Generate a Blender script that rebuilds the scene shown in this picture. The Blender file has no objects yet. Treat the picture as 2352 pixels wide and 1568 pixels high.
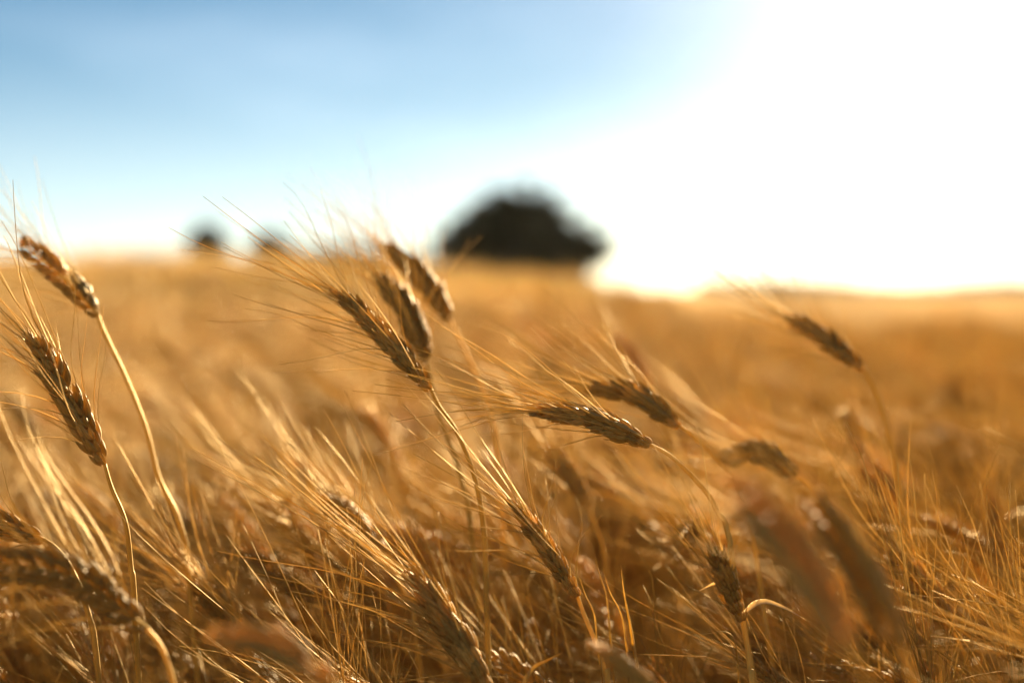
import bpy, math, random
import numpy as np
from mathutils import Vector, Matrix

random.seed(7)
rng = np.random.default_rng(11)
R = math.radians
scene = bpy.context.scene
COL = scene.collection

# ------------------------------------------------------------------ camera
CAM_Z = 0.95
PITCH = R(2.02)
LENS = 50.0
FOCUS = 0.70
cam_data = bpy.data.cameras.new('camera')
cam_data.lens = LENS
cam_data.sensor_width = 36.0
cam_data.clip_start = 0.02
cam_data.clip_end = 20000
cam_data.dof.use_dof = True
cam_data.dof.focus_distance = FOCUS
cam_data.dof.aperture_fstop = 3.2
cam = bpy.data.objects.new('camera', cam_data)
COL.objects.link(cam)
cam.location = (0, 0, CAM_Z)
cam.rotation_euler = (R(90) - PITCH, 0, 0)
scene.camera = cam

# ------------------------------------------------------------------ sky and sun
SUN_EL = R(11.4)
SUN_AZ = R(17.0)          # to the right of the view direction
world = bpy.data.worlds.new('World')
scene.world = world
world.use_nodes = True
wn = world.node_tree.nodes
wl = world.node_tree.links
wn.clear()
sky = wn.new('ShaderNodeTexSky')
sky.sky_type = 'NISHITA'
sky.sun_disc = False
sky.sun_elevation = SUN_EL
sky.sun_rotation = SUN_AZ
sky.altitude = 0
sky.air_density = 0.8
sky.dust_density = 0.13
sky.ozone_density = 3.0
bg = wn.new('ShaderNodeBackground')
bg.inputs['Strength'].default_value = 0.050
wo = wn.new('ShaderNodeOutputWorld')
# thin high cloud, spread over the whole sky
wtc = wn.new('ShaderNodeTexCoord')
wmp = wn.new('ShaderNodeMapping')
wmp.inputs['Scale'].default_value = (2.2, 2.2, 9.0)
wmp.inputs['Rotation'].default_value = (0, R(-9), 0)
wno = wn.new('ShaderNodeTexNoise')
wno.inputs['Scale'].default_value = 1.6
wno.inputs['Detail'].default_value = 5
wno.inputs['Roughness'].default_value = 0.45
wrp = wn.new('ShaderNodeMapRange')
wrp.inputs['From Min'].default_value = 0.50
wrp.inputs['From Max'].default_value = 0.75
wrp.inputs['To Max'].default_value = 0.30
wmx = wn.new('ShaderNodeMixRGB')
wmx.blend_type = 'ADD'
wmx.inputs['Color2'].default_value = (2.6, 2.5, 2.4, 1)
wti = wn.new('ShaderNodeMixRGB')          # dims the clear sky by about half, slight tint
wti.blend_type = 'MULTIPLY'
wti.inputs['Fac'].default_value = 1.0
wti.inputs['Color2'].default_value = (0.52, 0.545, 0.50, 1)
wl.new(wtc.outputs['Generated'], wmp.inputs['Vector'])
wl.new(wmp.outputs[0], wno.inputs['Vector'])
wl.new(wno.outputs['Fac'], wrp.inputs['Value'])
wl.new(wrp.outputs[0], wmx.inputs['Fac'])
wl.new(sky.outputs[0], wti.inputs['Color1'])
wl.new(wti.outputs[0], wmx.inputs['Color1'])
# a pale bank of summer haze low down all round the horizon
wsx = wn.new('ShaderNodeSeparateXYZ')
wl.new(wtc.outputs['Generated'], wsx.inputs[0])
wex = wn.new('ShaderNodeMapRange')
wex.interpolation_type = 'SMOOTHERSTEP'
wex.inputs['From Min'].default_value = 0.20
wex.inputs['From Max'].default_value = 0.0
wex.inputs['To Max'].default_value = 1.0
wl.new(wsx.outputs['Z'], wex.inputs['Value'])
whz = wn.new('ShaderNodeMixRGB')
whz.blend_type = 'ADD'
whz.inputs['Color2'].default_value = (1.55, 1.35, 1.4, 1)
wl.new(wex.outputs[0], whz.inputs['Fac'])
wl.new(wmx.outputs[0], whz.inputs['Color1'])
# the bright aureole that dusty summer air shows round the sun
wvd = wn.new('ShaderNodeVectorMath')
wvd.operation = 'DOT_PRODUCT'
wvd.inputs[1].default_value = (math.sin(SUN_AZ) * math.cos(SUN_EL), math.cos(SUN_AZ) * math.cos(SUN_EL), math.sin(SUN_EL))
wl.new(wtc.outputs['Generated'], wvd.inputs[0])
wmn = wn.new('ShaderNodeMath')
wmn.operation = 'MAXIMUM'
wmn.inputs[1].default_value = 0.0
wl.new(wvd.outputs['Value'], wmn.inputs[0])
wpw = wn.new('ShaderNodeMath')
wpw.operation = 'POWER'
wpw.inputs[1].default_value = 90.0
wl.new(wmn.outputs[0], wpw.inputs[0])
wau = wn.new('ShaderNodeMixRGB')
wau.blend_type = 'ADD'
wau.inputs['Color2'].default_value = (3.6, 2.9, 2.7, 1)
wl.new(wpw.outputs[0], wau.inputs['Fac'])
wl.new(whz.outputs[0], wau.inputs['Color1'])
wl.new(wau.outputs[0], bg.inputs['Color'])
wl.new(bg.outputs[0], wo.inputs['Surface'])

sun_data = bpy.data.lights.new('sun', 'SUN')
sun_data.energy = 5.0
sun_data.angle = R(0.5)
sun_data.color = (1.0, 0.82, 0.58)
sun = bpy.data.objects.new('sun', sun_data)
COL.objects.link(sun)
sd = Vector((math.sin(SUN_AZ) * math.cos(SUN_EL), math.cos(SUN_AZ) * math.cos(SUN_EL), math.sin(SUN_EL)))
sun.rotation_euler = sd.to_track_quat('Z', 'Y').to_euler()
sun.location = sd * 30

vs = scene.view_settings
vs.view_transform = 'Standard'
vs.look = 'None'
vs.gamma = 1.0
vs.exposure = 2.1
vs.use_curve_mapping = False
scene.cycles.use_denoising = True
scene.cycles.use_adaptive_sampling = True
scene.cycles.adaptive_threshold = 0.015
scene.cycles.max_bounces = 14
scene.cycles.diffuse_bounces = 10
scene.cycles.transmission_bounces = 10
scene.cycles.glossy_bounces = 2
scene.cycles.caustics_reflective = False
scene.cycles.caustics_refractive = False


# ------------------------------------------------------------------ helpers
FPX = LENS / 36.0 * 2352.0
CAM = Vector((0, 0, CAM_Z))
FWD = Vector((0, math.cos(PITCH), -math.sin(PITCH)))
UPV = Vector((0, math.sin(PITCH), math.cos(PITCH)))
RGT = Vector((1, 0, 0))


def at(px, py, d):
    """a point of the place: where a sight line (in a 2352 x 1568 picture) is d metres deep"""
    return CAM + d * (FWD + RGT * ((px - 1176) / FPX) + UPV * ((784 - py) / FPX))


def project(p):
    v = Vector(p) - CAM
    d = v.dot(FWD)
    if d <= 0.01:
        return None
    return 1176 + FPX * v.dot(RGT) / d, 784 - FPX * v.dot(UPV) / d, d


def sstep(a, b, x):
    t = np.clip((x - a) / (b - a), 0, 1)
    return t * t * (3 - 2 * t)


def ground(x, y):
    """height of the field's soil"""
    x = np.asarray(x, float)
    y = np.asarray(y, float)
    ridge = (0.24 + 0.13 * sstep(0.3, -1.5, x)) * (1 - sstep(0.60, 0.95, x))
    prof = sstep(1.5, 14, y) * (1 - 0.75 * sstep(16, 45, y))
    z = ridge * prof
    z = z - 0.030 * np.clip(x - 5 - 0.06 * y, 0, 60) * sstep(15, 70, y)
    z = z + 0.02 * np.sin(x * 1.7 + 0.6) * np.sin(y * 1.3) * sstep(2, 5, y)
    z = z + 0.10 * np.sin(x * 0.11 + 1.0) * np.sin(y * 0.09 + 0.4) * sstep(30, 80, y)
    return z


def new_mesh(name, verts, faces, mats, smooth=True, mat_ids=None):
    me = bpy.data.meshes.new(name)
    me.from_pydata([tuple(v) for v in verts], [], faces)
    for m in (mats if isinstance(mats, (list, tuple)) else [mats]):
        me.materials.append(m)
    if smooth:
        me.polygons.foreach_set('use_smooth', [True] * len(me.polygons))
    if mat_ids is not None:
        me.polygons.foreach_set('material_index', mat_ids)
    me.update()
    return me


def link(name, data, parent=None, loc=None):
    o = bpy.data.objects.new(name, data)
    COL.objects.link(o)
    if parent is not None:
        o.parent = parent
    if loc is not None:
        o.location = loc
    return o


def tag(o, label=None, cat=None, group=None, kind=None):
    if label: o['label'] = label
    if cat: o['category'] = cat
    if group: o['group'] = group
    if kind: o['kind'] = kind
    return o


class MB:
    """collects shapes (numpy verts, faces) into one mesh"""
    def __init__(self):
        self.v, self.f, self.m, self.n = [], [], [], 0

    def add(self, v, f, mat=0):
        v = np.asarray(v, float)
        self.v.append(v)
        self.f.extend([tuple(i + self.n for i in q) for q in f])
        self.m.extend([mat] * len(f))
        self.n += len(v)

    def mesh(self, name, mats):
        return new_mesh(name, np.concatenate(self.v), self.f, mats, True, self.m)


def xform(v, M):
    M = np.array(M)
    return np.asarray(v) @ M[:3, :3].T + M[:3, 3]


def basis(z, xhint):
    z = Vector(z).normalized()
    x = Vector(xhint)
    x = x - z * x.dot(z)
    if x.length < 1e-6:
        x = z.orthogonal()
    x.normalize()
    y = z.cross(x)
    return x, y, z


def mat4(o, x, y, z, s=1.0):
    return Matrix(((x[0] * s, y[0] * s, z[0] * s, o[0]), (x[1] * s, y[1] * s, z[1] * s, o[1]),
                   (x[2] * s, y[2] * s, z[2] * s, o[2]), (0, 0, 0, 1)))


def catmull(pts, per=6):
    P = [Vector(p) for p in pts]
    P = [P[0] * 2 - P[1]] + P + [P[-1] * 2 - P[-2]]
    out = []
    for i in range(1, len(P) - 2):
        a, b, c, d = P[i - 1], P[i], P[i + 1], P[i + 2]
        for k in range(per):
            t = k / per
            out.append(0.5 * ((2 * b) + (c - a) * t + (2 * a - 5 * b + 4 * c - d) * t * t + (3 * b - 3 * c + d - a) * t ** 3))
    out.append(P[-2].copy())
    return out


def tube(pts, radii, sides=6):
    """verts, faces of a tapered tube along pts"""
    n = len(pts)
    V, F = [], []
    up = Vector((0.3, 1, 0.1))
    for i, p in enumerate(pts):
        t = (pts[min(i + 1, n - 1)] - pts[max(i - 1, 0)]).normalized()
        x, y, _ = basis(t, up)
        up = x
        for k in range(sides):
            a = 2 * math.pi * k / sides
            V.append(p + (x * math.cos(a) + y * math.sin(a)) * radii[i])
    for i in range(n - 1):
        for k in range(sides):
            k2 = (k + 1) % sides
            F.append((i * sides + k, i * sides + k2, (i + 1) * sides + k2, (i + 1) * sides + k))
    F.append(tuple(range(sides - 1, -1, -1)))
    F.append(tuple((n - 1) * sides + k for k in range(sides)))
    return np.array([tuple(v) for v in V]), F


# ------------------------------------------------------------------ materials
def straw_material(name, dark, light, rough, transl, spec=0.5, scale=900.0, stretch=(1, 1, 0.15), bump=0.15, var=0.35, gloss=(1.0, 0.80, 0.48, 1)):
    m = bpy.data.materials.new(name)
    m.use_nodes = True
    n, l = m.node_tree.nodes, m.node_tree.links
    n.clear()
    out = n.new('ShaderNodeOutputMaterial')
    pb = n.new('ShaderNodeBsdfDiffuse')
    gl = n.new('ShaderNodeBsdfGlossy')
    gl.inputs['Roughness'].default_value = rough
    gl.inputs['Color'].default_value = gloss
    fr = n.new('ShaderNodeFresnel')
    fr.inputs['IOR'].default_value = 1.38
    fm = n.new('ShaderNodeMath')
    fm.operation = 'MULTIPLY'
    fm.inputs[1].default_value = spec * 2
    gm = n.new('ShaderNodeMixShader')
    tr = n.new('ShaderNodeBsdfTranslucent')
    mix = n.new('ShaderNodeMixShader')
    mix.inputs[0].default_value = transl
    tc = n.new('ShaderNodeTexCoord')
    mp = n.new('ShaderNodeMapping')
    mp.inputs['Scale'].default_value = stretch
    no = n.new('ShaderNodeTexNoise')
    no.inputs['Scale'].default_value = scale
    no.inputs['Detail'].default_value = 3
    ramp = n.new('ShaderNodeValToRGB')
    ramp.color_ramp.elements[0].position = 0.3
    ramp.color_ramp.elements[0].color = (*dark, 1)
    ramp.color_ramp.elements[1].position = 0.7
    ramp.color_ramp.elements[1].color = (*light, 1)
    oi = n.new('ShaderNodeObjectInfo')
    mr = n.new('ShaderNodeMapRange')
    mr.inputs['To Min'].default_value = 1 - var
    mr.inputs['To Max'].default_value = 1 + var * 0.6
    hsv = n.new('ShaderNodeHueSaturation')
    l.new(tc.outputs['Object'], mp.inputs['Vector'])
    l.new(mp.outputs[0], no.inputs['Vector'])
    l.new(no.outputs['Fac'], ramp.inputs['Fac'])
    l.new(oi.outputs['Random'], mr.inputs['Value'])
    l.new(mr.outputs[0], hsv.inputs['Value'])
    l.new(ramp.outputs[0], hsv.inputs['Color'])
    l.new(hsv.outputs[0], pb.inputs['Color'])
    l.new(hsv.outputs[0], tr.inputs['Color'])
    if bump > 0:
        bp = n.new('ShaderNodeBump')
        bp.inputs['Strength'].default_value = bump
        bp.inputs['Distance'].default_value = 0.0006
        l.new(no.outputs['Fac'], bp.inputs['Height'])
        l.new(bp.outputs[0], pb.inputs['Normal'])
        l.new(bp.outputs[0], gl.inputs['Normal'])
        l.new(bp.outputs[0], fr.inputs['Normal'])
    l.new(pb.outputs[0], mix.inputs[1])
    l.new(tr.outputs[0], mix.inputs[2])
    l.new(fr.outputs[0], fm.inputs[0])
    l.new(fm.outputs[0], gm.inputs[0])
    l.new(mix.outputs[0], gm.inputs[1])
    l.new(gl.outputs[0], gm.inputs[2])
    l.new(gm.outputs[0], out.inputs['Surface'])
    return m


M_HUSK = straw_material('wheat_husk', (0.54, 0.290, 0.055), (0.86, 0.56, 0.16), 0.52, 0.46, spec=0.17, scale=1300, stretch=(1, 1, 0.08), bump=0.8, gloss=(1, 0.90, 0.70, 1))
M_AWN = straw_material('wheat_awn', (0.74, 0.45, 0.095), (0.87, 0.62, 0.22), 0.48, 0.48, spec=0.18, scale=500, bump=0)
M_STEM = straw_material('wheat_stem', (0.70, 0.41, 0.075), (0.84, 0.56, 0.15), 0.50, 0.32, spec=0.16, scale=300, stretch=(1, 1, 0.05))
M_LEAF = straw_material('dry_wheat_leaf', (0.74, 0.44, 0.080), (0.88, 0.62, 0.20), 0.60, 0.50, spec=0.14, scale=250, stretch=(1, 1, 0.08))
M_CROP = straw_material('wheat_crop_far', (0.80, 0.60, 0.30), (0.92, 0.74, 0.42), 0.7, 0.50, spec=0.08, scale=12, stretch=(1, 1, 1), bump=0, var=0.25)  # far crop paled in its colour to stand in for glare
M_PALE = straw_material('pale_leaf_and_painted_veil', (0.80, 0.58, 0.27), (0.92, 0.72, 0.40), 0.6, 0.50, spec=0.12, scale=60, stretch=(1, 1, 1), bump=0, var=0.25)  # right-hand crop: glare veil painted into its colour; some leaves use it too


def ground_material():
    m = bpy.data.materials.new('field_soil')
    m.use_nodes = True
    n, l = m.node_tree.nodes, m.node_tree.links
    pb = n['Principled BSDF']
    pb.inputs['Roughness'].default_value = 0.95
    tc = n.new('ShaderNodeTexCoord')
    no = n.new('ShaderNodeTexNoise')
    no.inputs['Scale'].default_value = 3.0
    no.inputs['Detail'].default_value = 8
    ramp = n.new('ShaderNodeValToRGB')
    ramp.color_ramp.elements[0].position = 0.35
    ramp.color_ramp.elements[0].color = (0.16, 0.085, 0.03, 1)
    ramp.color_ramp.elements[1].position = 0.68
    ramp.color_ramp.elements[1].color = (0.42, 0.26, 0.10, 1)
    bp = n.new('ShaderNodeBump')
    bp.inputs['Strength'].default_value = 0.5
    bp.inputs['Distance'].default_value = 0.02
    l.new(tc.outputs['Object'], no.inputs['Vector'])
    l.new(no.outputs['Fac'], ramp.inputs['Fac'])
    l.new(ramp.outputs[0], pb.inputs['Base Color'])
    l.new(no.outputs['Fac'], bp.inputs['Height'])
    l.new(bp.outputs[0], pb.inputs['Normal'])
    return m


def leaf_material(name, dark, light):
    m = straw_material(name, dark, light, 0.65, 0.05, spec=0.1, scale=1.2, stretch=(1, 1, 1), bump=0, var=0.2)
    return m


M_SOIL = ground_material()
M_FOLIAGE = leaf_material('tree_foliage', (0.026, 0.026, 0.011), (0.058, 0.055, 0.020))
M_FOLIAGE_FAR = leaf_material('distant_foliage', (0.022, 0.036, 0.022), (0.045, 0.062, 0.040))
M_BARK = straw_material('tree_bark', (0.07, 0.045, 0.03), (0.14, 0.10, 0.07), 0.9, 0.0, spec=0.2, scale=6, stretch=(1, 1, 0.2), bump=0.6)

# ------------------------------------------------------------------ ground
def build_ground():
    ys = np.concatenate([np.linspace(-30, 0, 8)[:-1], np.linspace(0, 40, 81), np.linspace(42, 120, 40), np.linspace(130, 400, 28), np.linspace(450, 1900, 16)])
    xs = np.concatenate([-np.geomspace(15, 1400, 26)[::-1], np.linspace(-14, 14, 113), np.geomspace(15, 1400, 26)])
    X, Y = np.meshgrid(xs, ys)
    Z = ground(X, Y)
    V = np.stack([X, Y, Z], -1).reshape(-1, 3)
    nx, ny = len(xs), len(ys)
    F = [(j * nx + i, j * nx + i + 1, (j + 1) * nx + i + 1, (j + 1) * nx + i) for j in range(ny - 1) for i in range(nx - 1)]
    o = link('ground', new_mesh('ground', V, F, M_SOIL))
    tag(o, 'stubbly brown soil under the wheat crop', kind='structure')


build_ground()


# ------------------------------------------------------------------ trees
def leaf_cloud(centers, radii, count, size, seed, zflat=0.75):
    """many small leaf-spray faces through the volume of a set of lobes"""
    r = np.random.default_rng(seed)
    V, F = [], []
    w = np.array(radii) ** 2
    w = w / w.sum()
    for i in range(count):
        k = r.choice(len(centers), p=w)
        d = r.normal(size=3)
        d /= np.linalg.norm(d)
        rad = radii[k] * (r.uniform(0.25, 1.0) ** 0.45) * r.uniform(0.86, 1.1)
        p = np.array(centers[k]) + d * rad * np.array([1, 1, zflat])
        n = d + r.normal(size=3) * 0.7
        n /= np.linalg.norm(n)
        a = np.cross(n, r.normal(size=3))
        a /= np.linalg.norm(a)
        b = np.cross(n, a)
        s = size * r.uniform(0.6, 1.4)
        base = len(V)
        V += [p - a * s, p - b * s * 0.45 + n * s * 0.1, p + a * s, p + b * s * 0.45 + n * s * 0.1]
        F.append((base, base + 1, base + 2, base + 3))
    return np.array(V), F


def make_tree(name, x, y, trunk_h, lobes, count, size, label, group, foliage, seed, zsink=0.0):
    """lobes: (dx, dy, z above soil, radius)"""
    r = random.Random(seed)
    base = Vector((x, y, float(ground(x, y))))
    root = link(name, None, None, base)
    tag(root, label, 'tree', group)
    top = max(l[2] for l in lobes)
    tr = MB()
    pts = catmull([(0, 0, -0.2), (0.05, 0.03, trunk_h * 0.5), (0.0, 0.05, trunk_h), (0.1, 0, top * 0.85)], 4)
    w = 0.05 * top + 0.08
    v, f = tube(pts, [w * (1.25 - 0.95 * i / (len(pts) - 1)) for i in range(len(pts))], 8)
    tr.add(v, f)
    for (lx, ly, lz, lr) in lobes:
        s = Vector((0, 0, trunk_h * r.uniform(0.7, 1.0)))
        e = Vector((lx, ly, lz))
        mid = s.lerp(e, 0.5) + Vector((0, 0, -0.1 * lr))
        q = catmull([s, mid, e], 3)
        v, f = tube(q, [w * 0.5 * (1 - 0.8 * i / (len(q) - 1)) for i in range(len(q))], 5)
        tr.add(v, f)
    link('trunk', tr.mesh('trunk', M_BARK), root)
    v, f = leaf_cloud([l[:3] for l in lobes], [l[3] for l in lobes], count, size, seed)
    crown = link('crown', new_mesh('crown', v, f, foliage, False), root)
    return root


K = 45 / 70
make_tree('broad_tree', 0.45 * K, 45, 1.2,
          [(a * K, b * K, 0.95 + (c - 0.95) * K, d * K) for a, b, c, d in
           [(-3.3, 0.2, 2.8, 1.2), (-2.2, -0.4, 3.5, 1.6), (-1.2, 0.3, 4.3, 1.55), (-0.3, 0, 4.75, 1.5), (0.7, -0.5, 4.5, 1.5), (-0.4, 0.8, 3.2, 1.9),
            (1.6, 0.2, 3.4, 1.5), (2.6, 0, 3.0, 1.3), (3.4, 0.3, 3.1, 1.0), (3.5, -0.2, 2.6, 0.8), (1.0, -0.7, 2.6, 1.5), (-2.2, 0.5, 2.4, 1.5),
            (2.5, 0.1, 2.0, 1.0), (1.6, 0.4, 1.7, 1.3), (-3.9, 0, 3.5, 0.45), (-3.2, 0.2, 4.1, 0.5), (-2.3, 0, 4.9, 0.5), (-1.2, 0, 5.6, 0.45),
            (0.3, 0, 6.0, 0.4), (1.4, 0, 5.5, 0.45), (2.2, 0, 4.7, 0.5), (3.2, 0, 4.1, 0.4), (4.2, 0, 3.4, 0.45), (4.3, 0, 2.6, 0.35)]],
          9000, 0.14, 'wide dark rounded tree standing beyond the crest of the field', None, M_FOLIAGE, 3)
make_tree('round_tree', (476 - 1176) / FPX * 120, 120, 2.0,
          [(0.2, 0, 5.5, 1.3), (-0.8, 0.1, 4.9, 1.2), (0.7, 0, 4.6, 1.4), (0, 0.3, 3.5, 1.8), (-0.4, 0, 6.2, 0.5)],
          2600, 0.24, 'small dark tree alone on the skyline beyond the crest, the farther left one', 'small trees on the skyline', M_FOLIAGE, 5)
make_tree('low_tree', (622 - 1176) / FPX * 130, 130, 1.8,
          [(-0.3, 0, 5.4, 1.3), (-1.0, 0.1, 4.8, 1.3), (1.0, 0, 4.7, 1.4), (0, 0.3, 3.6, 1.8), (0.5, 0, 5.9, 0.5)],
          2400, 0.24, 'small low dark tree on the skyline just left of the tall central ears', 'small trees on the skyline', M_FOLIAGE, 6)
for i, (px, ht, wd) in enumerate([(700, 6.8, 2.8), (775, 7.3, 3.1), (850, 7.0, 2.8), (930, 6.6, 2.7)]):
    order = ('leftmost', 'second from the left', 'third from the left', 'rightmost')[i]
    make_tree('hedgerow_tree', (px - 1176) / FPX * 190, 190 + 4 * i, 1.8,
              [(-wd * .5, 0, ht - 1.8, wd * .7), (wd * .5, 0, ht - 1.9, wd * .7), (0, .3, ht - 1.3, wd * .6), (0, 0, ht - 2.8, wd * .9)],
              1300, 0.38, 'faint bluish skyline tree behind the central ears, %s of four' % order, 'low distant tree line behind the central ears', M_FOLIAGE_FAR, 20 + i)


def far_wood():
    """wooded low hills to the right of the field, one mass"""
    r = np.random.default_rng(9)
    V, F = [], []
    for i in range(5200):
        u = r.uniform(0.13, 0.62)
        y = r.uniform(305, 400)
        x = u * y
        hgt = (0.6 + 0.012 * (y - 305)) * (1 + 0.5 * math.sin(u * 40)) + 2.4
        zc = float(ground(x, y))
        p = np.array([x, y, zc + r.uniform(0, 1) ** 0.6 * hgt * 1.2])
        s = r.uniform(0.5, 1.3)
        n = r.normal(size=3)
        n /= np.linalg.norm(n)
        a = np.cross(n, r.normal(size=3))
        a /= np.linalg.norm(a)
        b = np.cross(n, a)
        k = len(V)
        V += [p - a * s, p - b * s * 0.7, p + a * s, p + b * s * 0.7]
        F.append((k, k + 1, k + 2, k + 3))
    o = link('woodland', new_mesh('woodland', np.array(V), F, M_FOLIAGE_FAR, False))
    tag(o, 'hazy grey green strip of distant woodland along the right horizon', 'woodland', kind='stuff')


far_wood()


# ------------------------------------------------------------------ wheat pieces
def bract(length, width, thick, rings=5, sides=6, curve=0.12, tipw=0.10):
    """a pointed boat-shaped husk along +Z, bellied towards +Y"""
    ts = np.linspace(0, 1, rings)
    V, F = [], []
    for t in ts:
        if t < 0.36:
            prof = 0.5 + 0.5 * math.sin(math.pi / 2 * t / 0.36)
        else:
            prof = max(tipw * 0.5, math.cos(math.pi / 2 * (t - 0.36) / 0.64) ** 0.85)
        off = curve * length * math.sin(math.pi * t) * 0.5
        for k in range(sides):
            a = 2 * math.pi * k / sides
            keel = 1.15 if abs(math.sin(a) - 1) < 0.3 else 1.0
            V.append((math.cos(a) * width * 0.5 * prof, math.sin(a) * thick * 0.5 * prof * keel + off, t * length))
    for i in range(rings - 1):
        for k in range(sides):
            k2 = (k + 1) % sides
            F.append((i * sides + k, i * sides + k2, (i + 1) * sides + k2, (i + 1) * sides + k))
    F.append(tuple(range(sides - 1, -1, -1)))
    F.append(tuple((rings - 1) * sides + k for k in range(sides)))
    return np.array(V), F


def spikelet_shape(seed, low=False):
    """a fan of overlapping husks: Z along the spikelet, Y away from the ear's axis, X across"""
    r = random.Random(seed)
    mb = MB()
    rg, sd_ = (4, 4) if low else (7, 6)
    specs = [(-2.3, 0.5, 0.0, -15, -4, 9.9, 3.3, 2.4), (2.3, 0.5, 0.0, 15, -4, 9.9, 3.3, 2.4),
             (-1.5, 1.5, 1.0, -9, 3, 13.4, 3.7, 3.3), (1.5, 1.5, 1.0, 9, 3, 13.4, 3.7, 3.3),
             (0.0, 2.2, 2.4, 0, -5, 13.0, 3.5, 3.0)]
    if low:
        specs = [specs[2], specs[3], specs[4]]
    for (x, y, z, ax, tilt, ln, w, th) in specs:
        v, f = bract(ln * r.uniform(.93, 1.07) / 1000, w * r.uniform(.92, 1.08) / 1000, th / 1000, rg, sd_)
        M = Matrix.Translation((x / 1000, y / 1000, z / 1000)) @ Matrix.Rotation(R(ax + r.uniform(-6, 6)), 4, 'Y') @ Matrix.Rotation(R(-tilt + r.uniform(-6, 6)), 4, 'X')
        mb.add(xform(v, M), f)
        if not low and ln < 10:      # the short beak of a glume
            v, f = bract(3.8 / 1000, 0.6 / 1000, 0.6 / 1000, 3, 3)
            mb.add(xform(v, M @ Matrix.Translation((0, 0, ln * 0.96 / 1000))), f)
    return mb


AWN_LEN = 0.078


def awn_shape(bend, back, seed, segs=8, r0=0.00035, r1=0.00014, kink=0.0, sides=3):
    """a bristle along +Z that bows towards +X; r0, r1 radii"""
    r = random.Random(seed)
    pts = [Vector((0, 0, 0))]
    a = 0.0
    wob = r.uniform(-1, 1)
    for i in range(segs):
        s = (i + 0.5) / segs
        ang = R(bend) * min(1, s * 1.6) - R(back) * max(0, s - 0.35) / 0.65 + R(kink) * math.sin(s * 9 + wob * 3)
        w = R(5) * math.sin(s * 4 + wob * 4)
        d = Vector((math.sin(ang), math.sin(w) * 0.6, math.cos(ang)))
        pts.append(pts[-1] + d.normalized() * (AWN_LEN / segs))
    rad = [r0 + (r1 - r0) * (i / segs) ** 0.8 for i in range(segs + 1)]
    return tube(pts, rad, sides)


SPIKE_V = [spikelet_shape(s) for s in range(4)]
SPIKE_MESH = [m.mesh('spikelet', [M_HUSK]) for m in SPIKE_V]
SPIKE_LOW = [spikelet_shape(s, True) for s in range(3)]
AWN_SPECS = [(8, 0, 0), (16, 6, 1), (24, 10, 2), (30, 4, 2), (36, 22, 3), (12, 26, 2), (22, 34, 4), (44, 26, 3)]
AWN_V = [awn_shape(b, k, i, kink=q) for i, (b, k, q) in enumerate(AWN_SPECS)]
AWN_MESH = [new_mesh('awn', v, f, M_AWN) for v, f in AWN_V]
AWN_LOW = [awn_shape(b, k, i, segs=4, kink=q) for i, (b, k, q) in enumerate(AWN_SPECS)]


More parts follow.
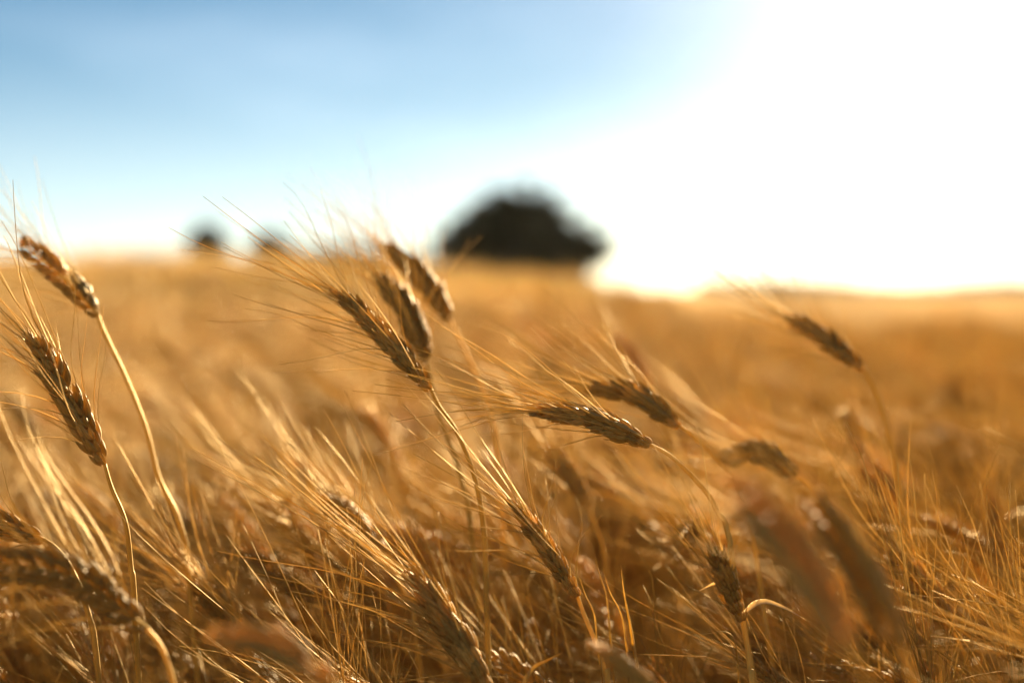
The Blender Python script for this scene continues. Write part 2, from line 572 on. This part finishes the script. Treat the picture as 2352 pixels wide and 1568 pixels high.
def layout_ear(axis_pts, roll, r, n=20, awn_scale=1.0, spread=1.0, size=1.0, wind=0.25, awn_keep=0.92):
    """axis_pts: Vectors from the base of the ear to its tip. Returns spikelet and awn placements (variant, matrix)."""
    P = catmull(axis_pts, 10)
    L = [0]
    for i in range(1, len(P)):
        L.append(L[-1] + (P[i] - P[i - 1]).length)

    def on(t):
        s = t * L[-1]
        for i in range(1, len(P)):
            if L[i] >= s or i == len(P) - 1:
                k = (s - L[i - 1]) / max(1e-9, L[i] - L[i - 1])
                return P[i - 1].lerp(P[i], k), (P[i] - P[i - 1]).normalized()
    ears, awns = [], []
    ref = None
    for i in range(n + 1):
        t = i / n * 0.90
        p, tan = on(t)
        if ref is None:
            ref = tan.cross(Vector((0, 1, 0)))
            if ref.length < 0.1:
                ref = tan.orthogonal()
            ref.normalize()
            ref = Matrix.Rotation(roll, 3, tan) @ ref
        side0 = (ref - tan * ref.dot(tan)).normalized()
        ref = side0
        s = 1 if i % 2 == 0 else -1
        taper = (0.62 + 0.38 * min(1, t / 0.18)) * (1.0 if t < 0.55 else 1.0 - 0.42 * (t - 0.55) / 0.35)
        if i == n:                        # the end spikelet stands square to the rest
            y_dir = side0.cross(tan)
            zd = tan
            s = 1
        else:
            y_dir = side0 * s
            zd = (tan * math.cos(R(15)) + y_dir * math.sin(R(15) + r.uniform(-.09, .09)) + y_dir.cross(tan) * r.uniform(-.10, .10)).normalized()
        sc = size * taper * r.uniform(0.90, 1.10)
        x, y, z = basis(zd, y_dir.cross(zd))
        y = z.cross(x)
        if y.dot(y_dir) < 0:
            x, y = -x, -y
        o = p + y_dir * 0.0009 * size
        if r.random() < 0.035 and 1 < i < n:
            continue
        ears.append((r.randrange(4), mat4(o, x, y, z, sc)))
        # awns leave from the tips of the outer husks
        for q in (-1, 0, 1):
            if r.random() > awn_keep * (0.5 if q == 0 and i < n else 1.0):
                continue
            a0 = R((34 - 20 * t) * spread + r.uniform(-9, 9))
            out = (y_dir * r.uniform(0.6, 1.0) + x * (q * r.uniform(0.15, 1.0) + r.uniform(-.15, .15))).normalized()
            if i == n:
                out = (x * q + y * r.uniform(-.6, .6)).normalized() if q else y
                a0 = R(r.uniform(3, 10))
            d = (tan * math.cos(a0) + out * math.sin(a0))
            d = (d + Vector((-wind * 0.45, 0, 0.02))).normalized()
            tip = o + x * (q * 0.0028 * sc) + y * (0.0030 * sc) + z * (0.0122 * sc)
            bx, by, bz = basis(d, out if r.random() < 0.8 else -out)
            ln = awn_scale * r.uniform(0.72, 1.25) * (0.85 + 0.25 * t)
            if r.random() < 0.07:
                ln *= r.uniform(0.25, 0.6)
            w = min(ln, 0.95)
            awns.append((r.randrange(8), mat4(tip, bx * w, by * w, bz * ln)))
    rach = tube([on(k / 8 * 0.93)[0] for k in range(9)], [0.0011 - 0.00005 * k for k in range(9)], 5)
    return ears, awns, rach


def leaf_blade(pts, width, per=5, twist=0.6, fold=0.35, tip=1.6, hint=(0, 1, 0.2)):
    q = catmull(pts, per)
    n = len(q)
    V, F = [], []
    up = Vector(hint)
    for i, p in enumerate(q):
        t = (q[min(i + 1, n - 1)] - q[max(i - 1, 0)]).normalized()
        s = i / (n - 1)
        w = width * 0.5 * (min(1, 0.35 + 3 * s)) * max(0.03, (1 - s ** tip))
        x, y, _ = basis(t, up)
        up = x
        a = twist * s
        xr = x * math.cos(a) + y * math.sin(a)
        yr = -x * math.sin(a) + y * math.cos(a)
        V += [p + xr * w + yr * w * fold, p - yr * w * 0.08, p - xr * w + yr * w * fold, p - yr * w * 0.25]
    for i in range(n - 1):
        b, c = i * 4, (i + 1) * 4
        F += [(b, b + 1, c + 1, c), (b + 1, b + 2, c + 2, c + 1), (b + 2, b + 3, c + 3, c + 2), (b + 3, b, c, c + 3)]
    return np.array([tuple(v) for v in V]), F


def stem_radius(n, top=0.00090, bot=0.0018):
    return [top + (bot - top) * (1 - i / (n - 1)) for i in range(n)]


# ------------------------------------------------------------------ the plants that can be told apart
def hero(label, d, tip, base, stem, dtip=0.0, bow=(0, 0), detail=True, n=20, awn_scale=1.0, spread=1.0, size=1.0,
         wind=0.25, roll=None, seed=0, keep=0.92, group=None, leaf=None, dstem=0.0, stem_w=1.0):
    """tip, base and stem: where the ear and the stalk below it stand on the sight lines at about d metres"""
    r = random.Random(seed * 13 + 5)
    B = at(base[0], base[1], d)
    T = at(tip[0], tip[1], d + dtip)
    Mid = at((tip[0] + base[0]) / 2 + bow[0], (tip[1] + base[1]) / 2 + bow[1], d + dtip * 0.45)
    spts = [at(px, py, d + dstem * (k + 1) / max(1, len(stem))) for k, (px, py) in enumerate(stem)]
    last = spts[-1]
    prev = spts[-2] if len(spts) > 1 else B
    dirn = (last - prev).normalized()
    drop = last.z
    g1 = last + Vector((dirn.x * 0.10, dirn.y * 0.08, -0.22))
    g2 = Vector((last.x + dirn.x * 0.13 , last.y + dirn.y * 0.10, 0))
    g2.z = float(ground(g2.x, g2.y)) - 0.01
    root = link('wheat_plant', None, None, (g2.x, g2.y, g2.z))
    tag(root, label, 'wheat', group or 'wheat plants that stand out of the crop')
    off = Vector((g2.x, g2.y, g2.z))
    sp = catmull([p - off for p in [g2, g1] + spts[::-1] + [B]], 5)
    v, f = tube(sp, [q * stem_w for q in stem_radius(len(sp))], 7)
    link('stem', new_mesh('stem', v, f, M_STEM), root)
    if roll is None:
        roll = r.uniform(0, math.pi)
    # continue the stalk's last direction into the ear
    ears, awns, rach = layout_ear([p - off for p in (B, Mid, T)], roll, r, n, awn_scale, spread, size, wind, keep)
    if detail:
        ear = link('ear', new_mesh('ear', rach[0], rach[1], M_STEM), root)
        for k, M in ears:
            o = link('spikelet', SPIKE_MESH[k], ear)
            o.matrix_local = M
        for k, M in awns:
            o = link('awn', AWN_MESH[k], ear)
            o.matrix_local = M
    else:
        mb = MB()
        mb.add(*rach, 1)
        for k, M in ears:
            for vv in SPIKE_V[k].v and [np.concatenate(SPIKE_V[k].v)]:
                mb.add(xform(vv, M), SPIKE_V[k].f)
        ear = link('ear', mb.mesh('ear', [M_HUSK, M_STEM]), root)
        ab = MB()
        for k, M in awns:
            ab.add(xform(AWN_V[k][0], M), AWN_V[k][1])
        if awns:
            tag(link('awns', ab.mesh('awns', [M_AWN]), ear), kind='stuff')
    for lf in (leaf or []):
        pts, w, tw = lf[:3]
        ld = lf[3] if len(lf) > 3 else d
        v, f = leaf_blade([at(px, py, ld) - off for px, py in pts], w, twist=tw)
        link('leaf', new_mesh('leaf', v, f, M_PALE), root)
    return root


HEROES = []


def H(*a, **k):
    k['seed'] = len(HEROES) + 1
    HEROES.append(hero(*a, **k))


# sharp or nearly sharp ears
H('sharp dark ear leaning at the left edge, lower of the two there', 0.70, (62, 755), (240, 1065), [(256, 1120), (288, 1200), (300, 1300), (312, 1450)], dtip=-0.012, bow=(6, 4), n=21, awn_scale=0.85, size=0.98, roll=1.25, wind=0.55)
H('long ear at the upper left edge with pale thick stalk', 0.80, (36, 548), (225, 722), [(238, 760), (290, 870), (335, 985), (365, 1100), (415, 1210), (440, 1400)], dtip=0.03, bow=(8, -6), n=18, awn_scale=0.75, spread=0.8, stem_w=1.1, wind=0.7, size=0.93)
H('central dark ear with many awns streaming left, in front of two others', 0.735, (764, 655), (990, 893), [(1010, 935), (1048, 990), (1085, 1080), (1108, 1190), (1118, 1400)], dtip=0.01, bow=(4, -2), n=21, awn_scale=0.95, size=0.95, spread=1.25, wind=0.6)
H('ear with a pale sunlit edge half hidden behind the central dark ear', 0.85, (866, 622), (982, 832), [(992, 880), (1010, 960), (1060, 1100), (1090, 1300)], dtip=0.02, bow=(14, -6), detail=False, n=20, size=1.0, roll=0.9)
H('blurred brown ear with its tip against the sky beside the wide tree', 0.92, (876, 553), (1035, 735), [(1058, 785), (1090, 850), (1130, 960), (1150, 1150)], dtip=0.02, bow=(12, -6), detail=False, n=21, awn_scale=0.9, size=1.0, roll=0.9)
H('sharp ear bent almost level below another level ear, curly awns', 0.705, (1222, 938), (1492, 1020), [(1540, 1047), (1600, 1105), (1645, 1170), (1690, 1330)], dtip=-0.01, bow=(6, -16), n=20, awn_scale=0.95, size=1.0, spread=0.7)
H('level ear with white glints above the sharp level ear', 0.775, (1345, 888), (1562, 978), [(1590, 1000), (1650, 1058), (1700, 1130), (1740, 1300)], dtip=0.02, bow=(10, -24), n=18, awn_scale=1.0, spread=0.7)
H('lone ear above the field at the far right on a long arched stalk', 0.88, (1808, 722), (1985, 850), [(2018, 915), (2040, 990), (2062, 1090), (2080, 1230), (2092, 1400)], dtip=0.02, bow=(6, -4), n=16, awn_scale=1.0, spread=0.8, size=0.9, stem_w=1.4)
H('small sharp ear low in the middle with awns fanning left and up', 0.70, (1174, 1142), (1326, 1368), [(1342, 1412), (1366, 1470), (1390, 1545), (1400, 1640)], dtip=-0.01, bow=(2, -2), n=21, awn_scale=0.85, size=0.86, spread=1.3, wind=0.5)
H('sharp ear cut by the bottom edge with long golden awns to the left', 0.66, (938, 1305), (1122, 1590), [(1140, 1640), (1160, 1720), (1170, 1850)], dtip=0.012, bow=(4, -6), n=21, awn_scale=1.35, size=1.08, spread=1.0, wind=1.3)
H('small dark ear end entering from the left edge above a blurred ear', 0.69, (-150, 1190), (100, 1238), [(128, 1258), (160, 1300), (200, 1400), (230, 1600)], dtip=0, bow=(0, -14), n=20, awn_scale=1.0, size=0.95)
H('ragged upright ear with curled husks right of the blades', 0.69, (1640, 1245), (1702, 1420), [(1715, 1470), (1722, 1540), (1730, 1650)], dtip=-0.03, bow=(-2, 0), n=15, awn_scale=0.8, size=0.95, spread=0.8,
  leaf=[([(1702, 1392), (1692, 1338), (1660, 1330), (1606, 1356)], 0.008, 1.6), ([(1702, 1415), (1748, 1384), (1800, 1396), (1852, 1424)], 0.006, 0.3)])
H('dark ear low at the right among upright crossing awns', 0.75, (2050, 1270), (2190, 1450), [(2210, 1490), (2235, 1560), (2250, 1700)], dtip=0.02, bow=(4, -4), n=20, awn_scale=1.1, size=1.0, spread=1.15)
H('low ear at the bottom edge sending tall thin awns up near the right corner', 0.70, (2128, 1520), (2168, 1820), [(2178, 1870), (2190, 1960)], n=20, awn_scale=1.3, size=0.95, spread=0.85, wind=0.05)
H('ear in the lower right corner with crossing awns, its husks below the edge', 0.72, (2300, 1560), (2380, 1830), [(2392, 1880), (2400, 1960)], n=20, awn_scale=1.2, size=0.95, spread=1.0, wind=0.15)
H('ear below the bottom edge sending awns up right of the long golden awns', 0.71, (760, 1560), (860, 1830), [(872, 1880), (880, 1960)], n=20, awn_scale=1.4, size=0.95, spread=1.1, wind=0.2)
# ears before or behind the sharp ones
H('big blurred ear drooping across the lower left corner', 0.60, (-90, 1290), (335, 1440), [(372, 1490), (400, 1580), (420, 1720)], dtip=-0.02, bow=(30, -45), detail=False, n=21, awn_scale=1.0, size=1.05, spread=1.3, roll=0.5)
H('very blurred brown ear rising through the lower right, the nearer one', 0.40, (1668, 1090), (1955, 1490), [(1985, 1545), (2020, 1640), (2040, 1800)], dtip=0.02, bow=(18, -10), detail=False, n=26, awn_scale=0.9, size=0.86, keep=0.3)
H('very blurred brown ear behind the nearest one at the lower right', 0.485, (1838, 1110), (2065, 1480), [(2090, 1540), (2120, 1640), (2130, 1800)], dtip=0.02, bow=(14, -10), detail=False, n=25, awn_scale=0.9, size=0.86, keep=0.4)
H('level ear with round white glints above the two very blurred ears', 0.83, (1662, 1050), (1830, 1092), [(1858, 1118), (1900, 1190), (1930, 1320)], dtip=0.02, bow=(8, -26), detail=False, n=17, awn_scale=1.0)
H('blurred ear left of the small sharp ear with many raised awns', 0.83, (736, 1142), (880, 1275), [(905, 1310), (940, 1390), (960, 1500)], dtip=0.02, bow=(4, -6), detail=False, n=18, awn_scale=1.1, spread=1.2, wind=0.5)
H('blurred thin ear above and right of the small sharp ear', 0.90, (1262, 1030), (1352, 1165), [(1370, 1210), (1395, 1300), (1410, 1450)], dtip=0.02, bow=(4, -4), detail=False, n=18)
H('faint blurred ear above the two level ears', 1.25, (1408, 765), (1492, 885), [(1505, 930), (1530, 1030), (1540, 1200)], dtip=0.02, bow=(6, -2), detail=False, n=18, size=0.8, awn_scale=0.7)
H('blurred upright dark ear near the right edge', 0.98, (2278, 1130), (2288, 1295), [(2280, 1350), (2262, 1450), (2250, 1600)], dtip=0.02, bow=(-2, 0), detail=False, n=18)
H('blurred ear below the stalk of the lone far right ear', 0.95, (1990, 1070), (2070, 1180), [(2085, 1230), (2100, 1330), (2110, 1500)], dtip=0.02, bow=(4, -4), detail=False, n=16)
H('blurred drooping ear along the bottom edge left of the middle', 0.48, (470, 1455), (770, 1570), [(800, 1610), (830, 1700), (840, 1850)], dtip=0.0, bow=(10, -30), detail=False, n=20, size=0.66, keep=0.2)
H('grey blurred ear cut by the bottom edge below the narrow blades', 0.55, (1350, 1470), (1540, 1640), [(1560, 1700), (1580, 1800)], dtip=0.0, bow=(6, -10), detail=False, n=20, size=0.60, keep=0.0)
H('blurred sunlit ear left of the long golden awns', 0.80, (455, 1340), (560, 1485), [(580, 1530), (600, 1640)], dtip=0.0, bow=(4, -6), detail=False, n=19)


# single dry blades and broken straws
def blade(label, pts, d, w, twist=0.4):
    last = at(pts[-1][0], pts[-1][1], d)
    g = Vector((last.x + 0.02, last.y + 0.03, 0))
    g.z = float(ground(g.x, g.y))
    P = [at(px, py, d) for px, py in pts][::-1]
    full = [g, g.lerp(P[0], 0.4), g.lerp(P[0], 0.68), g.lerp(P[0], 0.86), g.lerp(P[0], 0.95)] + P
    v, f = leaf_blade([p - g for p in full], w, twist=twist)
    o = link('wheat_leaf', new_mesh('wheat_leaf', v, f, M_LEAF), None, g)
    tag(o, label, 'leaf', 'narrow dry blades standing up in the crop')


blade('narrow dry blade leaning close along the stalk of the small sharp ear', [(1328, 1316), (1345, 1365), (1366, 1410), (1374, 1480), (1390, 1600)], 0.69, 0.0050)
blade('second of the four narrow blades, counted from the small sharp ear', [(1367, 1282), (1380, 1325), (1394, 1370), (1402, 1450), (1415, 1600)], 0.71, 0.0045)
blade('third of the four narrow blades, counted from the small sharp ear', [(1385, 1306), (1402, 1360), (1428, 1410), (1440, 1480), (1450, 1600)], 0.70, 0.0055)
blade('broadest of the narrow blades, farthest from the small sharp ear', [(1426, 1298), (1434, 1360), (1446, 1420), (1460, 1500), (1478, 1620)], 0.69, 0.0080)
blade('short cut straw standing below the big blurred ear at lower left', [(250, 1432), (262, 1475), (278, 1520), (300, 1600)], 0.66, 0.0060)
blade('pale broken blade lying low below the small sharp ear', [(1292, 1498), (1255, 1518), (1222, 1540), (1200, 1600)], 0.74, 0.0090, 0.8)
blade('thin bright straw lying level below the ragged upright ear', [(1580, 1458), (1622, 1455), (1666, 1450), (1690, 1480), (1700, 1600)], 0.70, 0.0040, 0.2)


# ------------------------------------------------------------------ the crop
def proto_plant(seed, low=False):
    """a leaning plant about the origin: (stem, ear, awns, leaf) as MBs and its ear's middle"""
    r = random.Random(1000 + seed)
    h = r.uniform(0.70, 0.80)
    lean = r.uniform(0.04, 0.10)
    th = R(r.uniform(28, 72))            # ear's tilt from upright
    neck = r.uniform(0.05, 0.10)
    p0 = Vector((0, 0, -0.02))
    p1 = Vector((-lean * 0.15, 0, h * 0.45))
    p2 = Vector((-lean * 0.6, r.uniform(-.01, .01), h * 0.85))
    p3 = Vector((-lean - neck * math.sin(th * 0.6) * 0.6, r.uniform(-.012, .012), h * 0.85 + neck))
    ld = Vector((-math.sin(th), r.uniform(-.15, .15), math.cos(th))).normalized()
    ld2 = Vector((-math.sin(th + R(14)), ld.y, math.cos(th + R(14)))).normalized()
    Lr = r.uniform(0.068, 0.088)
    mid = p3 + ld * Lr * 0.5
    tip = mid + ld2 * Lr * 0.5
    st, er, aw, lf = MB(), MB(), MB(), MB()
    q = catmull([p0, p1, p2, p3], 2 if low else 4)
    st.add(*tube(q, stem_radius(len(q)), 3 if low else 5))
    if low:
        ax = [p3, p3.lerp(mid, .5), mid, mid.lerp(tip, .6), tip]
        er.add(*tube(ax, [0.002, 0.0058, 0.006, 0.0048, 0.0012], 4))
        for k in range(15):
            t = r.uniform(0.1, 1)
            b = (p3.lerp(mid, t * 2) if t < .5 else mid.lerp(tip, t * 2 - 1))
            o = Vector((r.uniform(-1, 1), r.uniform(-1, 1), r.uniform(-1, 1))).normalized()
            d = (ld + o * 0.55).normalized()
            x, y, z = basis(d, o)
            e = b + d * r.uniform(.05, .085) + o * 0.012
            m = (b + e) / 2
            aw.add([b - y * .0005, b + y * .0005, e, m + x * 0.0006], [(0, 1, 2), (0, 3, 2)])
    else:
        ears, awns, rach = layout_ear([p3, mid, tip], r.uniform(0, 3.14), r, 18, r.uniform(.85, 1.15), r.uniform(1.0, 1.5), 0.95, 0.2, 0.9)
        er.add(*rach)
        for k, M in ears:
            s = SPIKE_LOW[k % 3]
            er.add(xform(np.concatenate(s.v), M), s.f)
        for k, M in awns:
            aw.add(xform(AWN_LOW[k][0], M), AWN_LOW[k][1])
    nl = 1
    for k in range(nl):
        hz = h * r.uniform(0.42, 0.80)
        a = r.uniform(0, 6.28)
        o = Vector((math.cos(a) - 0.6, math.sin(a), 0)).normalized()
        b = p1.lerp(p2, (hz - p1.z) / (p2.z - p1.z))
        ln = r.uniform(0.10, 0.20)
        lf.add(*leaf_blade([b, b + o * ln * .35 + Vector((0, 0, ln * .45)), b + o * ln * .8 + Vector((0, 0, ln * .3)), b + o * ln * 1.05 + Vector((0, 0, -ln * .2))],
                           r.uniform(.003, .006), per=1 if low else 4, twist=r.uniform(-2, 2)))
    return st, er, aw, lf, mid


NP = 12
PROTO = [proto_plant(s) for s in range(NP)]
P_STEM = [p[0].mesh('stem', [M_STEM]) for p in PROTO]
P_EAR = [p[1].mesh('ear', [M_HUSK]) for p in PROTO]
P_AWN = [p[2].mesh('awns', [M_AWN]) for p in PROTO]
P_LEAF = [p[3].mesh('leaf', [M_LEAF]) for p in PROTO]

# where single plants stand near the camera
plants = []       # x, y, z, rot, scale, proto
r = random.Random(77)
step = 0.053
y = 0.34
while y < 5.6:
    half = 0.46 * y + 0.45
    x = -half
    while x < half:
        px, py = x + r.uniform(-.5, .5) * step * 1.3, y + r.uniform(-.5, .5) * step * 1.3
        x += step
        k = r.randrange(NP)
        rot = r.gauss(0, 0.75)
        sc = r.gauss(1.0, 0.045)
        z = float(ground(px, py))
        m = PROTO[k][4] * sc
        ex = px + m.x * math.cos(rot) - m.y * math.sin(rot)
        ey = py + m.x * math.sin(rot) + m.y * math.cos(rot)
        ez = z + m.z
        pr = project((ex, ey, ez))
        if pr is None or pr[2] < 0.30:
            continue
        u, v, d = pr
        if -60 < u < 2420 and d < 0.72:
            continue
        if -60 < u < 2420 and d < 1.35:
            # the plants in front stay below the ones that can be told apart
            lim = 1790 if d < 0.72 else (1600 if d < 0.85 else (1230 if d < 1.05 else 980))
            if v < lim:
                # shorter plants there
                need = (v - lim)
                dz = -need / FPX * d
                sc2 = sc * (1 - dz / max(0.3, m.z))
                if sc2 < 0.84:
                    continue
                sc = sc2
                pr = project((ex, ey, z + PROTO[k][4].z * sc))
        plants.append((px, py, z, rot, sc, k, pr))
    y += step

seen = [p for p in plants if -20 < p[6][0] < 2372 and p[6][1] < 1600]
seen.sort(key=lambda p: p[6][2])
single = seen[:270]
ids = set(id(p) for p in single)
for (px, py, z, rot, sc, k, pr) in single:
    root = link('wheat_plant', None, None, (px, py, z))
    root.rotation_euler = (0, 0, rot)
    root.scale = (sc, sc, sc)
    third = 'left' if pr[0] < 784 else ('middle' if pr[0] < 1568 else 'right')
    if pr[2] < 0.85:
        tag(root, 'low wheat plant by the bottom edge, its ear below the sharp ears, %s third' % third, 'wheat', 'low wheat plants along the bottom edge, %s third' % third)
    elif pr[2] < 1.15:
        tag(root, 'softly blurred bearded wheat plant close behind the sharp ears, %s third' % third, 'wheat', 'wheat plants close behind the sharp ears, %s third' % third)
    else:
        tag(root, 'strongly blurred wheat plant deeper in the crop, %s third of the picture' % third, 'wheat', 'wheat plants deeper in the crop, %s third' % third)
    link('stem', P_STEM[k], root)
    e = link('ear', P_EAR[k], root)
    tag(link('awns', P_AWN[k], e), kind='stuff')
    link('leaf', P_LEAF[k], root)
rest = [p for p in plants if id(p) not in ids]


def patch(seed, size, count, low=True):
    r = random.Random(500 + seed)
    mb = MB()
    lows = [proto_plant(100 + seed * 10 + i, True) for i in range(6)]
    for i in range(count):
        p = lows[r.randrange(6)]
        sc = r.gauss(1.0, 0.05)
        M = Matrix.Translation((r.uniform(-.5, .5) * size, r.uniform(-.5, .5) * size, 0)) @ Matrix.Rotation(r.gauss(0, .45), 4, 'Z') @ Matrix.Scale(sc, 4)
        mb.add(xform(np.concatenate(p[0].v), M), p[0].f, 1)
        mb.add(xform(np.concatenate(p[1].v), M), p[1].f, 0)
        mb.add(xform(np.concatenate(p[2].v), M), p[2].f, 2)
        mb.add(xform(np.concatenate(p[3].v), M), p[3].f, 3)
    return mb


def big_patch(seed, size, count):
    """the far crop: blades of straw and ears, coarser"""
    r = random.Random(900 + seed)
    mb = MB()
    for i in range(count):
        x, y = r.uniform(-.5, .5) * size, r.uniform(-.5, .5) * size
        h = r.gauss(0.80, 0.05)
        w = r.uniform(0.02, 0.05)
        a = r.uniform(0, 3.14)
        c, s = math.cos(a) * w, math.sin(a) * w
        mb.add([(x - c, y - s, 0.1), (x + c, y + s, 0.1), (x + c * .7 - .06, y + s * .7, h), (x - c * .7 - .06, y - s * .7, h - .02), (x - .13, y, h + .03)],
               [(0, 1, 2, 3), (3, 2, 4)], 0)
    return mb


# all prototypes and the points to set them on live in one object's mesh; nodes copy them out
shapes = []
for k in range(NP):
    mb = MB()
    for j, mi in ((0, 1), (1, 0), (2, 2), (3, 3)):
        mb.add(np.concatenate(PROTO[k][j].v), PROTO[k][j].f, mi)
    shapes.append(mb)
NPATCH = 4
for k in range(NPATCH):
    shapes.append(patch(k, 0.8, 215))
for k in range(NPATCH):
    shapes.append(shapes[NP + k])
NBIG = 2
for k in range(NBIG):
    shapes.append(big_patch(k, 5.0, 3600))

pts, prot, prt_scale, pidx = [], [], [], []
for (px, py, z, rot, sc, k, pr) in rest:
    pts.append((px, py, z)); prot.append(rot); prt_scale.append(sc); pidx.append(k)
y = 5.6 + 0.4
while y < 47:
    half = 0.46 * y + 1.0
    x = -half
    while x < half:
        pts.append((x + r.uniform(-.1, .1), y + r.uniform(-.1, .1), float(ground(x, y))))
        prot.append(r.uniform(-.25, .25)); prt_scale.append(r.gauss(1.0, .035))
        pidx.append(NP + r.randrange(NPATCH) + (NPATCH if x > 0.75 + 0.35 * r.random() else 0))  # right of the ridge: shapes with the glare painted into their colour
        x += 0.78
    y += 0.78
y = 47 + 2.5
while y < 300:
    half = 0.46 * y + 5
    x = -half
    while x < half:
        pts.append((x, y, float(ground(x, y))))
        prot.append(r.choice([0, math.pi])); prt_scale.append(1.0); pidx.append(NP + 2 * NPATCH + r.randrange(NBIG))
        x += 4.9
    y += 4.9

V = [np.concatenate(s.v) for s in shapes]
nv = sum(len(v) for v in V)
allf, allm, pid = [], [], []
b = 0
for k, s in enumerate(shapes):
    allf.extend([tuple(i + b for i in q) for q in s.f])
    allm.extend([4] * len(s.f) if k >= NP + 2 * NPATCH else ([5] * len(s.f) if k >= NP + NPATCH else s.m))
    pid.extend([k] * len(V[k]))
    b += len(V[k])
verts = np.concatenate(V + [np.array(pts)])
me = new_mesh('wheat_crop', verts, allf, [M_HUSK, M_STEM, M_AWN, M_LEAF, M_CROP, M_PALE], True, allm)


def attr(name, typ, vals):
    a = me.attributes.new(name, typ, 'POINT')
    a.data.foreach_set('value', vals)


attr('shape', 'INT', pid + [-1] * len(pts))
attr('pick', 'INT', [0] * nv + pidx)
attr('turn', 'FLOAT', [0.0] * nv + prot)
attr('size', 'FLOAT', [1.0] * nv + prt_scale)
crop = link('wheat_crop', me)
tag(crop, 'golden mass of ripe bearded wheat filling the field to the crest', 'wheat field', kind='stuff')

ng = bpy.data.node_groups.new('crop_scatter', 'GeometryNodeTree')
ng.interface.new_socket('Geometry', in_out='INPUT', socket_type='NodeSocketGeometry')
ng.interface.new_socket('Geometry', in_out='OUTPUT', socket_type='NodeSocketGeometry')
gi = ng.nodes.new('NodeGroupInput')
go = ng.nodes.new('NodeGroupOutput')


def named(n, t):
    a = ng.nodes.new('GeometryNodeInputNamedAttribute')
    a.data_type = t
    a.inputs['Name'].default_value = n
    return a.outputs['Attribute']


a_shape = named('shape', 'INT')


def select(k):
    c = ng.nodes.new('FunctionNodeCompare')
    c.data_type = 'INT'
    c.operation = 'EQUAL'
    ii = [s for s in c.inputs if s.type == 'INT']
    ng.links.new(a_shape, ii[0])
    ii[1].default_value = k
    s = ng.nodes.new('GeometryNodeSeparateGeometry')
    s.domain = 'POINT'
    ng.links.new(gi.outputs[0], s.inputs['Geometry'])
    ng.links.new(c.outputs[0], s.inputs['Selection'])
    return s.outputs['Selection']


join = ng.nodes.new('GeometryNodeJoinGeometry')
for k in reversed(range(len(shapes))):
    g2i = ng.nodes.new('GeometryNodeGeometryToInstance')
    ng.links.new(select(k), g2i.inputs[0])
    ng.links.new(g2i.outputs[0], join.inputs[0])
iop = ng.nodes.new('GeometryNodeInstanceOnPoints')
ng.links.new(select(-1), iop.inputs['Points'])
ng.links.new(join.outputs[0], iop.inputs['Instance'])
iop.inputs['Pick Instance'].default_value = True
ng.links.new(named('pick', 'INT'), iop.inputs['Instance Index'])
cx = ng.nodes.new('ShaderNodeCombineXYZ')
ng.links.new(named('turn', 'FLOAT'), cx.inputs['Z'])
ng.links.new(cx.outputs[0], iop.inputs['Rotation'])
cs = ng.nodes.new('ShaderNodeCombineXYZ')
sz = named('size', 'FLOAT')
for q in 'XYZ':
    ng.links.new(sz, cs.inputs[q])
ng.links.new(cs.outputs[0], iop.inputs['Scale'])
ng.links.new(iop.outputs[0], go.inputs[0])
md = crop.modifiers.new('scatter', 'NODES')
md.node_group = ng
print('plants', len(plants), 'singles', len(single), 'points', len(pts), 'nearest', single[0][6][2], 'farthest single', single[-1][6][2])

# ------------------------------------------------------------------ the air
def haze_box():
    x0, x1, y0, y1, z0, z1 = -1500, 1500, -60, 2000, -4.0, 9.0
    V = [(x, y, z) for z in (z0, z1) for y in (y0, y1) for x in (x0, x1)]
    F = [(0, 2, 3, 1), (4, 5, 7, 6), (0, 1, 5, 4), (2, 6, 7, 3), (0, 4, 6, 2), (1, 3, 7, 5)]
    m = bpy.data.materials.new('summer_haze')
    m.use_nodes = True
    n, l = m.node_tree.nodes, m.node_tree.links
    n.clear()
    out = n.new('ShaderNodeOutputMaterial')
    pv = n.new('ShaderNodeVolumePrincipled')
    pv.inputs['Color'].default_value = (0.93, 0.95, 0.97, 1)
    pv.inputs['Density'].default_value = HAZE
    pv.inputs['Anisotropy'].default_value = 0.62
    l.new(pv.outputs[0], out.inputs['Volume'])
    o = link('haze', new_mesh('haze', V, F, m, False))
    tag(o, 'thin sunlit summer haze over the whole field', 'haze', kind='stuff')


HAZE = 0.00004
haze_box()
